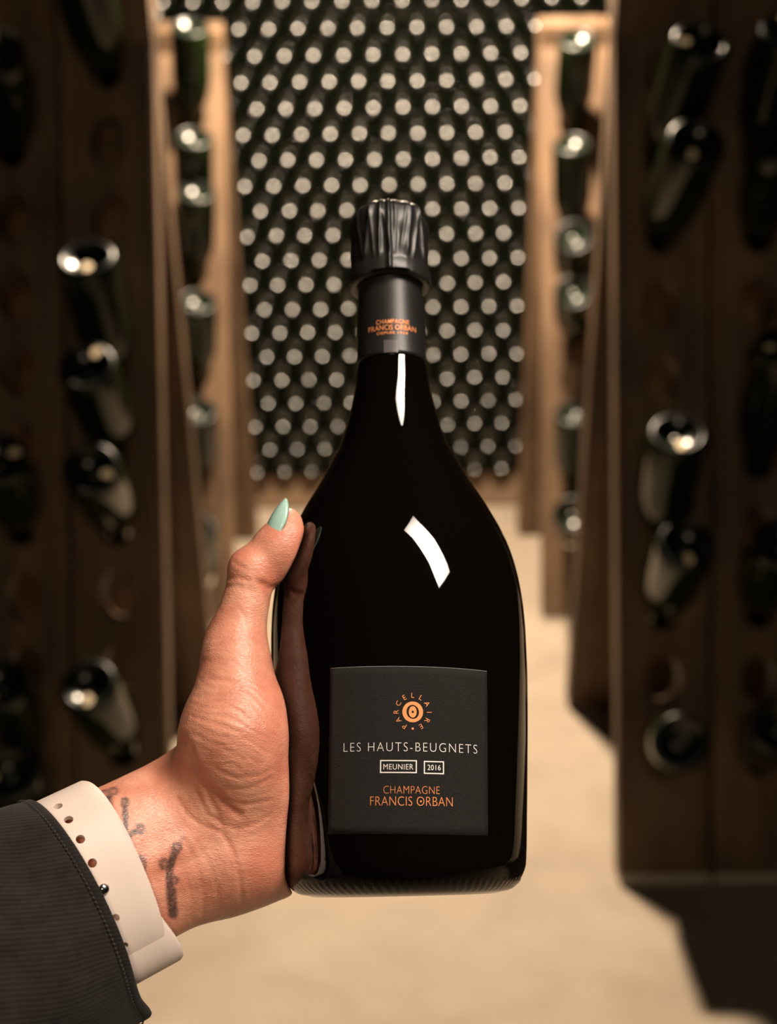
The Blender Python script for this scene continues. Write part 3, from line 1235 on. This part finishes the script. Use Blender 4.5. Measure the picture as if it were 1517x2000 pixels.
# skin folds: (depth mm, width px, line)
FOLDS = [
    (1.1, 7, [(358, 1442), (374, 1478), (392, 1510), (413, 1543), (441, 1572), (466, 1590)]),
    (.7, 5, [(372, 1455), (384, 1500), (400, 1538), (424, 1580)]),
    (.55, 4.5, [(347, 1560), (366, 1590), (392, 1612), (433, 1626), (454, 1661), (468, 1710), (473, 1765)]),
    (.45, 4, [(384, 1546), (404, 1588), (436, 1612), (470, 1620), (500, 1608), (530, 1590)]),
    (.45, 4, [(441, 1563), (480, 1572), (530, 1563)]),
    (.35, 4, [(445, 1542), (488, 1540), (530, 1520)]),
    (.35, 4, [(420, 1500), (460, 1520), (505, 1516), (532, 1502)]),
    (.4, 5, [(408, 1560), (428, 1600), (446, 1650), (452, 1700)]),
    (.35, 4, [(360, 1640), (385, 1690), (398, 1750), (396, 1796)]),
    (.35, 4, [(382, 1640), (408, 1685), (424, 1735), (430, 1780)]),
    (.3, 4, [(350, 1680), (372, 1740), (376, 1800)]),
    (.6, 4, [(446, 1130), (466, 1128), (486, 1134)]),
    (.5, 3.5, [(458, 1098), (470, 1106), (478, 1110)]),
    (.35, 3.5, [(438, 1146), (462, 1146), (486, 1150)]),
    (.8, 6, [(505, 1136), (516, 1152), (524, 1172), (530, 1196)]),
    (.9, 6, [(514, 1140), (526, 1148), (540, 1146)]),
    (.3, 4, [(468, 1190), (478, 1205), (486, 1220)]),
    (.3, 4, [(395, 1290), (440, 1300), (490, 1320), (526, 1345)]),
    (.3, 4, [(392, 1325), (440, 1330), (485, 1350), (520, 1380)]),
    (.35, 4, [(386, 1360), (430, 1368), (470, 1390), (512, 1420)]),
    (.3, 4, [(376, 1400), (420, 1410), (470, 1436), (524, 1470)]),
    (.3, 4, [(366, 1430), (410, 1446), (460, 1476), (510, 1490)]),
]
disp = np.zeros(len(HV))
for dep, wd, ln in FOLDS:
    dd = seg_dist(hq, ln)
    disp -= dep * 1e-3 * 0.55 * np.exp(-(dd / wd) ** 2)
    disp += dep * 1e-3 * 0.12 * np.exp(-((dd - wd * 2.0) / (wd * 1.2)) ** 2)
# fine parallel wrinkles across the ball of the thumb
wr_c = np.exp(-(((hq[:, 0] - 455) / 75) ** 2 + ((hq[:, 1] - 1385) / 110) ** 2))
ph_ = (hq[:, 1] - hq[:, 0] * .42 + 9 * np.sin(hq[:, 0] / 23.0) + 5 * np.sin(hq[:, 1] / 17.0 + hq[:, 0] / 31.0))
disp += wr_c * .00017 * np.sin(ph_ / 2.5)
wr_w = np.exp(-(((hq[:, 0] - 390) / 70) ** 2 + ((hq[:, 1] - 1640) / 120) ** 2))
ph2 = (hq[:, 0] * .80 + hq[:, 1] * .33 + 8 * np.sin(hq[:, 1] / 29.0))
disp += wr_w * .00007 * np.sin(ph2 / 2.8)
# nail bed: slight step round the nail
HV2 = HV + HN * (disp * front)[:, None]
# tattoo ink carried by the skin
ink = np.zeros(len(HV))


def ring_ink(c, rx, ry, w, hollow=.55):
    global ink
    d = np.sqrt(((hq[:, 0] - c[0]) / rx) ** 2 + ((hq[:, 1] - c[1]) / ry) ** 2)
    core = np.clip((1.12 - d) / .22, 0, 1)
    hole = np.clip((.55 - d) / .3, 0, 1) * hollow
    ink = np.maximum(ink, core * (1 - hole) * w)


def line_ink(ln, wd, w=.95):
    global ink
    d = seg_dist(hq, ln)
    ink = np.maximum(ink, np.clip((wd * 1.25 - d) / (wd * .6), 0, 1) * w)


ring_ink((206, 1550), 10, 9, .75)
ring_ink((222, 1545), 10, 9, .75)
line_ink([(214, 1556), (212, 1574), (217, 1598)], 6)
ring_ink((244, 1568), 9, 11, .9, .35)
line_ink([(244, 1578), (245, 1610), (242, 1646)], 6)
line_ink([(244, 1640), (254, 1630), (266, 1623)], 6)
ring_ink((274, 1619), 10, 11, .9, .35)
ring_ink((275, 1688), 12, 18, .85, .35)
ring_ink((345, 1655), 11, 11, .9, .45)
line_ink([(352, 1646), (357, 1638)], 4, .5)
line_ink([(342, 1664), (336, 1680), (331, 1696), (331, 1727), (335, 1760), (339, 1786)], 8)
line_ink([(334, 1740), (338, 1785)], 10.5)
ring_ink((321, 1688), 11, 12, .8, .4)
ring_ink((341, 1719), 8, 10, .8, .4)
ink *= np.clip(front * 2, 0, 1)
# redness: thumb tip, folds, heel
red = (np.exp(-((hq[:, 0] - 565) ** 2 + (hq[:, 1] - 1045) ** 2) / 45 ** 2) * .8 + np.exp(-((hq[:, 0] - 520) ** 2 + (hq[:, 1] - 1135) ** 2) / 28 ** 2) * .8
       + np.exp(-(((hq[:, 0] - 535) / 45) ** 2 + ((hq[:, 1] - 1390) / 150) ** 2)) * .7 + np.exp(-(((hq[:, 0] - 520) / 60) ** 2 + ((hq[:, 1] - 1690) / 60) ** 2)) * .9
       + np.exp(-((hq[:, 0] - 470) ** 2 + (hq[:, 1] - 1085) ** 2) / 26 ** 2) * .5 + np.exp(-(((hq[:, 0] - 330) / 60) ** 2 + ((hq[:, 1] - 1520) / 30) ** 2)) * .3)
red = np.clip(red + np.clip(-disp / .0009, 0, .5), 0, 1)


def skin_mat():
    m, nt, b = mat('skin')
    ai = N(nt, 'ShaderNodeAttribute', attribute_name='ink')
    ar = N(nt, 'ShaderNodeAttribute', attribute_name='redness')
    tc = N(nt, 'ShaderNodeTexCoord')
    n1 = N(nt, 'ShaderNodeTexNoise', i_Scale=75.0, i_Detail=5.0, i_Roughness=0.6)
    L(nt, tc.outputs['Object'], n1.inputs['Vector'])
    base = ramp(nt, n1.outputs[0], [(0.32, (0.56, 0.210, 0.135)), (0.52, (0.68, 0.295, 0.195)), (0.72, (0.77, 0.380, 0.258))])
    mr = N(nt, 'ShaderNodeMix', data_type='RGBA')
    L(nt, base.outputs[0], mr.inputs[6])
    mr.inputs[7].default_value = (0.60, 0.175, 0.105, 1)
    sr = N(nt, 'ShaderNodeMath', operation='MULTIPLY')
    sr.inputs[1].default_value = 0.6
    L(nt, ar.outputs['Fac'], sr.inputs[0])
    L(nt, sr.outputs[0], mr.inputs[0])
    n3 = N(nt, 'ShaderNodeTexNoise', i_Scale=900.0, i_Detail=2.0)
    L(nt, tc.outputs['Object'], n3.inputs['Vector'])
    si = N(nt, 'ShaderNodeMath', operation='MULTIPLY')
    mpr = N(nt, 'ShaderNodeMapRange')
    mpr.inputs['From Min'].default_value = 0.3
    mpr.inputs['From Max'].default_value = 0.7
    mpr.inputs['To Min'].default_value = 0.72
    mpr.inputs['To Max'].default_value = 1.0
    L(nt, n3.outputs[0], mpr.inputs[0])
    L(nt, ai.outputs['Fac'], si.inputs[0])
    L(nt, mpr.outputs[0], si.inputs[1])
    mi_ = N(nt, 'ShaderNodeMix', data_type='RGBA')
    L(nt, si.outputs[0], mi_.inputs[0])
    L(nt, mr.outputs[2], mi_.inputs[6])
    mi_.inputs[7].default_value = (0.026, 0.023, 0.027, 1)
    L(nt, mi_.outputs[2], b.inputs['Base Color'])
    b.inputs['Roughness'].default_value = 0.38
    b.inputs['Specular IOR Level'].default_value = 0.6
    b.inputs['Subsurface Weight'].default_value = 0.12
    b.inputs['Subsurface Radius'].default_value = (1.0, 0.35, 0.2)
    b.inputs['Subsurface Scale'].default_value = 0.003
    # skin relief: fine cross-hatched creases
    vo = N(nt, 'ShaderNodeTexVoronoi', feature='DISTANCE_TO_EDGE', i_Scale=950.0)
    n2 = N(nt, 'ShaderNodeTexNoise', i_Scale=420.0, i_Detail=5.0, i_Roughness=0.65)
    mp = N(nt, 'ShaderNodeMapping')
    mp.inputs['Rotation'].default_value = (0, R(25), 0)
    mp.inputs['Scale'].default_value = (0.5, 1.0, 1.3)
    L(nt, tc.outputs['Object'], mp.inputs[0])
    L(nt, mp.outputs[0], vo.inputs['Vector'])
    L(nt, mp.outputs[0], n2.inputs['Vector'])
    ad = N(nt, 'ShaderNodeMath', operation='ADD')
    ml = N(nt, 'ShaderNodeMath', operation='MULTIPLY')
    ml.inputs[1].default_value = 0.7
    L(nt, vo.outputs['Distance'], ml.inputs[0])
    L(nt, ml.outputs[0], ad.inputs[0])
    L(nt, n2.outputs[0], ad.inputs[1])
    bp_ = N(nt, 'ShaderNodeBump', i_Strength=0.5, i_Distance=0.0006)
    L(nt, ad.outputs[0], bp_.inputs['Height'])
    L(nt, bp_.outputs[0], b.inputs['Normal'])
    return m


M_SKIN = skin_mat()
base_pt = c2w(*WR)
person = mobj('person', c2w_np(HV2), HF, M_SKIN, loc=base_pt)
tag(person, 'tattooed hand in a dark jacket sleeve gripping the champagne bottle', 'person')
for nm, arr in (('ink', ink), ('redness', red)):
    at = person.data.attributes.new(nm, 'FLOAT', 'POINT')
    at.data.foreach_set('value', arr.astype(np.float32))


def child_mesh(name, cam_pts, faces, m, parent, smooth=True):
    w_ = c2w_np(cam_pts) - np.array(parent.matrix_world.translation if parent.matrix_world.translation.length else parent.location)[None]
    return mobj(name, w_, faces, m, parent, smooth)


# nail: almond plate, arched across, mint varnish with the grown-out base below
def nail_pts(u, v, lift):
    """u 0..1 root to tip, v -1..1 across"""
    root, tip_ = P(526, 1046, .5812), P(562, 976, .5840)
    ax_ = tip_ - root
    ln = np.linalg.norm(ax_)
    ax_ /= ln
    nrm = np.array([-.80, .20, -.54])
    nrm -= ax_ * (nrm @ ax_)
    nrm /= np.linalg.norm(nrm)
    sd = np.cross(ax_, nrm)
    w_ = .0062 * (1 - .18 * (1 - u) ** 3) * max(0.0, 1 - max(0, (u - .30) / .70) ** 1.9) ** .80
    if u < .12:
        w_ *= (.80 + .20 * math.sqrt(max(u, 0) / .12))
    arch = .0024 * (v ** 2) * (w_ / .0056)
    bow = -.0010 * (u - .45) ** 2 * 4
    return root + ax_ * (ln * u) + sd * (w_ * v) + nrm * (lift - arch + bow)


def nail_part(u0, u1, m, name, lift, thick, parent):
    nu, nv = 22, 12
    vs, fs = [], []
    for l in (lift, lift - thick):
        for i in range(nu + 1):
            for j in range(nv + 1):
                vs.append(nail_pts(u0 + (u1 - u0) * i / nu, -1 + 2 * j / nv, l))
    st = (nu + 1) * (nv + 1)
    ix = lambda l, i, j: l * st + i * (nv + 1) + j
    for i in range(nu):
        for j in range(nv):
            fs.append((ix(0, i, j), ix(0, i, j + 1), ix(0, i + 1, j + 1), ix(0, i + 1, j)))
            fs.append((ix(1, i + 1, j), ix(1, i + 1, j + 1), ix(1, i, j + 1), ix(1, i, j)))
        for j, fl in ((0, 0), (nv, 1)):
            fs.append((ix(0, i, j), ix(0, i + 1, j), ix(1, i + 1, j), ix(1, i, j)))
    for j in range(nv):
        fs.append((ix(0, 0, j), ix(1, 0, j), ix(1, 0, j + 1), ix(0, 0, j + 1)))
        fs.append((ix(0, nu, j), ix(1, nu, j), ix(1, nu, j + 1), ix(0, nu, j + 1)))
    o = child_mesh(name, vs, fs, m, parent)
    fix_normals(o)
    return o


M_MINT = simple('mint_varnish', (0.42, 0.66, 0.58), 0.22)
M_NAILBASE = simple('bare_nail', (0.10, 0.075, 0.07), 0.3)
o = nail_part(0.13, 1.0, M_MINT, 'thumb_nail', .0026, .0011, person)
o['label'] = 'pointed mint green thumbnail'
o = nail_part(-0.04, 0.14, M_NAILBASE, 'nail_root', .0021, .0009, person)
o['label'] = 'dark grown-out root of the nail'

# ------------------------------------------------------------------ jacket sleeve
def cloth_mat():
    m, nt, b = mat('charcoal_twill')
    uv = N(nt, 'ShaderNodeUVMap')
    wv = N(nt, 'ShaderNodeTexWave', wave_type='BANDS', bands_direction='X', wave_profile='SIN', i_Scale=1.0, i_Distortion=0.7, i_Detail=2.0, i_Detail_Scale=2.0)
    tc = N(nt, 'ShaderNodeTexCoord')
    L(nt, uv.outputs[0], wv.inputs['Vector'])
    n1 = N(nt, 'ShaderNodeTexNoise', i_Scale=120.0, i_Detail=6.0, i_Roughness=0.7)
    L(nt, tc.outputs['Object'], n1.inputs['Vector'])
    mx = N(nt, 'ShaderNodeMath', operation='MULTIPLY_ADD')
    L(nt, wv.outputs['Fac'], mx.inputs[0])
    mx.inputs[1].default_value = 0.17
    ml = N(nt, 'ShaderNodeMath', operation='MULTIPLY')
    ml.inputs[1].default_value = 0.75
    L(nt, n1.outputs[0], ml.inputs[0])
    L(nt, ml.outputs[0], mx.inputs[2])
    rp = ramp(nt, mx.outputs[0], [(0.20, (0.008, 0.0072, 0.0073)), (1.0, (0.043, 0.037, 0.034))])
    L(nt, rp.outputs[0], b.inputs['Base Color'])
    b.inputs['Roughness'].default_value = 0.9
    b.inputs['Specular IOR Level'].default_value = 0.15
    b.inputs['Sheen Weight'].default_value = 0.05
    bp_ = N(nt, 'ShaderNodeBump', i_Strength=0.22, i_Distance=0.0004)
    L(nt, wv.outputs['Fac'], bp_.inputs['Height'])
    L(nt, bp_.outputs[0], b.inputs['Normal'])
    return m


M_CLOTH = cloth_mat()
RIM = P(203, 1742, .549) - ARM_D * .0103
SLV_D = ARM_D


def sleeve_pt(s, ph, inner=0.0):
    """s: metres back from the cuff; ph: 0 thumb side, 90 camera side, 180 lower side"""
    a = .0432 + .17 * s + .25 * s * s - inner
    b = .0345 + .10 * s - inner
    cu, su = math.cos(ph), math.sin(ph)
    fold = .0016 * math.sin(3 * ph + s * 60) * min(1, s / .02) + .0013 * math.sin(5 * ph - s * 95 + 1.3) * min(1, s / .03) + .0010 * math.sin(2 * ph + s * 160 + .6) * min(1, s / .02)
    # pulled point at the lower edge of the cuff
    pull = .006 * math.exp(-((ph - R(172)) / .35) ** 2) * math.exp(-s / .02)
    low = .006 * math.exp(-((ph - R(178)) / .5) ** 2) * math.exp(-s / .03)
    bulge = .0008 * math.sin(ph) * math.exp(-s / .015) * (1 if su > 0 else .3)
    c = RIM - SLV_D * s - ARM_U * (.10 * s)
    return c + ARM_U * ((a + fold + low) * cu) + ARM_W * ((b + fold) * su) + SLV_D * (pull + bulge - .002 * cu)


ss = np.concatenate([[0.0, .0006, .0016, .0028, .0034, .0040, .0055], np.linspace(.0085, .170, 64)])
NPH = 128
vs, fs, uvs = [], [], []
for layer in (0, 1):
    for i, s in enumerate(ss):
        for j in range(NPH):
            ph = 2 * math.pi * j / NPH
            hem = 0.0
            if layer == 0:
                hem = -.0004 * math.exp(-((s - .0034) / .0006) ** 2) + .0003 * (1 if s < .0031 else 0) - (.0005 if s == 0 else 0)
            vs.append(sleeve_pt(s, ph, (.0016 + .0012 * min(1, s / .01)) * layer - hem))
            um = ph * .047
            uvs.append(((.45 * s + .89 * um) / .0017 * .314, (.45 * um - .89 * s) / .0017 * .314))
ns = len(ss)
ix = lambda l, i, j: l * ns * NPH + i * NPH + (j % NPH)
for i in range(ns - 1):
    for j in range(NPH):
        fs.append((ix(0, i, j), ix(0, i + 1, j), ix(0, i + 1, j + 1), ix(0, i, j + 1)))
        fs.append((ix(1, i, j + 1), ix(1, i + 1, j + 1), ix(1, i + 1, j), ix(1, i, j)))
for j in range(NPH):
    fs.append((ix(0, 0, j + 1), ix(1, 0, j + 1), ix(1, 0, j), ix(0, 0, j)))
sleeve = child_mesh('jacket_sleeve', vs, fs, M_CLOTH, person)
sleeve['label'] = 'charcoal twill jacket sleeve with a stitched hem'
ul = sleeve.data.uv_layers.new(name='UVMap')
for p_ in sleeve.data.polygons:
    js = [vi % NPH for vi in p_.vertices]
    wrapj = max(js) - min(js) > NPH / 2
    for li, vi in zip(p_.loop_indices, p_.vertices):
        u_, v_ = uvs[vi]
        if wrapj and (vi % NPH) < NPH / 2:
            u_ += .89 * 2 * math.pi * .047 / .0017 * .314
            v_ += .45 * 2 * math.pi * .047 / .0017 * .314
        ul.data[li].uv = (u_, v_)
fix_normals(sleeve)
# hem stitches
M_THREAD = simple('black_thread', (0.02, 0.018, 0.02), 0.7)
sv, sf = [], []
for j in range(0, 150):
    ph = 2 * math.pi * j / 150
    a = sleeve_pt(.0034, ph, -.0004)
    b_ = sleeve_pt(.0034, ph + 2 * math.pi / 150 * .62, -.0005)
    c_ = sleeve_pt(.0046, ph, -.0003)
    ctr = RIM - SLV_D * .0034
    nrm = (a - ctr) - SLV_D * ((a - ctr) @ SLV_D)
    nrm /= np.linalg.norm(nrm)
    dirv = (b_ - a)
    sdv = np.cross(dirv / np.linalg.norm(dirv), nrm)
    n0 = len(sv)
    hw_ = .00035
    for q, lf in ((0.0, 0.0), (.25, .00035), (.75, .00035), (1.0, 0.0)):
        for sg in (-1, 1):
            sv.append(a + dirv * q + sdv * hw_ * sg + nrm * (lf - .0003))
        sv.append(a + dirv * q + nrm * (lf + .0001))
    for k in range(3):
        o0, o1 = n0 + 3 * k, n0 + 3 * k + 3
        sf += [(o0, o1, o1 + 2, o0 + 2), (o0 + 2, o1 + 2, o1 + 1, o0 + 1)]
st_ = mobj('hem_stitching', c2w_np(sv) - np.array(person.location)[None], sf, M_THREAD, sleeve)
st_['kind'] = 'stuff'

# ------------------------------------------------------------------ watch band
def rubber_mat():
    m, nt, b = mat('sand_rubber')
    b.inputs['Base Color'].default_value = (0.74, 0.62, 0.545, 1)
    b.inputs['Roughness'].default_value = 0.5
    b.inputs['Specular IOR Level'].default_value = 0.35
    return m


M_RUBBER = rubber_mat()
M_STEEL = simple('polished_steel', (0.62, 0.61, 0.63), 0.18, 1.0)
BC = P(231, 1702, .5565) - ARM_D * .0108         # centre of the band round the wrist
band = empty('watch_band', c2w(*BC))
tag(band, 'pale sand rubber watch band with a row of holes round the wrist', 'watch band')
BA, BB = .0330, .0250


def band_pt(ph, w_, off):
    """ph: 0 thumb side, 90 camera side, 180 lower side; w_: metres along the arm to the hand"""
    cu, su = math.cos(ph), math.sin(ph)
    e = 2.25
    r_ = (abs(cu) ** e + abs(su) ** e) ** (-1 / e)
    return BC + ARM_U * ((BA + off) * cu * r_) + ARM_W * ((BB + off) * su * r_) + ARM_D * w_


def strap_vf(ph0, ph1, n, half_fn, off_fn, thick, wshift=0.0):
    prof_ = [(-1, .25), (-.97, .75), (-.90, 1.0), (-.5, 1.0), (0, 1.0), (.5, 1.0), (.90, 1.0), (.97, .75), (1, .25), (.97, 0), (-.97, 0)]
    vs, fs = [], []
    m_ = len(prof_)
    for i in range(n + 1):
        q = i / n
        ph = ph0 + (ph1 - ph0) * q
        for a_, h_ in prof_:
            vs.append(band_pt(ph, wshift + a_ * half_fn(q), off_fn(q) + thick * h_))
    for i in range(n):
        for j in range(m_):
            fs.append((i * m_ + j, i * m_ + (j + 1) % m_, (i + 1) * m_ + (j + 1) % m_, (i + 1) * m_ + j))
    fs.append(list(range(m_))[::-1])
    fs.append([n * m_ + j for j in range(m_)])
    return vs, fs


def band_mesh(name, vs, fs, m):
    return mobj(name, c2w_np(vs) - np.array(band.location)[None], fs, m, band)


HALF = .0122
# outer strap: over the thumb side, across the camera side, its rounded end tucked in at the lower side
def half_outer(q):
    return HALF * (1.0 if q < .86 else math.sqrt(max(.05, 1 - ((q - .86) / .16) ** 2)))


ov, of = strap_vf(R(-60), R(166), 90, half_outer, lambda q: .0022 - .0012 * max(0, (q - .9) / .1), .0021)
outer = band_mesh('strap', ov, of, M_RUBBER)
fix_normals(outer)
# inner strap with the loop the end is tucked through
def half_inner(q):
    b_ = math.exp(-((q - .30) / .16) ** 2)
    return HALF * (.72 + .58 * min(1.0, q / .26) ** 2 * (3 - 2 * min(1.0, q / .26)))


def off_inner(q):
    return .0001 + .0054 * math.exp(-((q - .26) / .13) ** 2)


iv, if_ = strap_vf(R(104), R(306), 80, half_inner, off_inner, .0021, .0022)
inner = band_mesh('tuck_loop', iv, if_, M_RUBBER)
inner['label'] = 'rounded loop the strap end tucks into'
fix_normals(inner)
# drilled holes: cut the strap and add dark sockets
HOLE_PH = [28, 42.5, 57, 72, 88, 106, 124]
cut = bmesh.new()


def ring_frame(ph, w_, off):
    c = band_pt(ph, w_, off)
    t_ = band_pt(ph + .02, w_, off) - band_pt(ph - .02, w_, off)
    t_ /= np.linalg.norm(t_)
    n_ = np.cross(t_, ARM_D)
    if n_ @ (c - BC) < 0:
        n_ = -n_
    return c, t_, n_


HOLE_W = -.0047
cvs, cfs = [], []
for k, d_ in enumerate(HOLE_PH):
    if k == 4:
        continue
    c, t_, n_ = ring_frame(R(d_), HOLE_W, .0022)
    n0 = len(cvs)
    for lvl in (-.0012, .0035):
        for j in range(18):
            a = 2 * math.pi * j / 18
            cvs.append(c + t_ * (.00165 * math.cos(a)) + ARM_D * (.0017 * math.sin(a)) + n_ * lvl)
    for j in range(18):
        q = (j + 1) % 18
        cfs.append((n0 + j, n0 + q, n0 + 18 + q, n0 + 18 + j))
    cfs.append([n0 + j for j in range(18)][::-1])
    cfs.append([n0 + 18 + j for j in range(18)])
cutter = mobj('cutter', c2w_np(cvs) - np.array(band.location)[None], cfs, M_RUBBER)
cutter.location = band.location
fix_normals(cutter)
bpy.context.view_layer.update()
md = outer.modifiers.new('holes', 'BOOLEAN')
md.operation = 'DIFFERENCE'
md.solver = 'EXACT'
md.object = cutter
dg = bpy.context.evaluated_depsgraph_get()
dg.update()
new_me = bpy.data.meshes.new_from_object(outer.evaluated_get(dg))
outer.modifiers.clear()
outer.data = new_me
bpy.data.objects.remove(cutter)
outer.data.polygons.foreach_set('use_smooth', [True] * len(outer.data.polygons))
outer.data.set_sharp_from_angle(angle=R(40))
# metal stud in the fifth hole
c, t_, n_ = ring_frame(R(HOLE_PH[4]), HOLE_W, .0043)
vs = []
for (r_, h_) in ((.0021, -.0006), (.0021, .0002), (.0019, .0007), (.0014, .0011), (.0007, .0013), (0.00001, .00135)):
    for j in range(20):
        a = 2 * math.pi * j / 20
        vs.append(c + t_ * r_ * math.cos(a) + ARM_D * r_ * math.sin(a) + n_ * h_)
fs = [(i * 20 + j, i * 20 + (j + 1) % 20, (i + 1) * 20 + (j + 1) % 20, (i + 1) * 20 + j) for i in range(5) for j in range(20)]
stud = band_mesh('stud', vs, fs, M_STEEL)
stud['label'] = 'polished metal fastening stud'
fix_normals(stud)
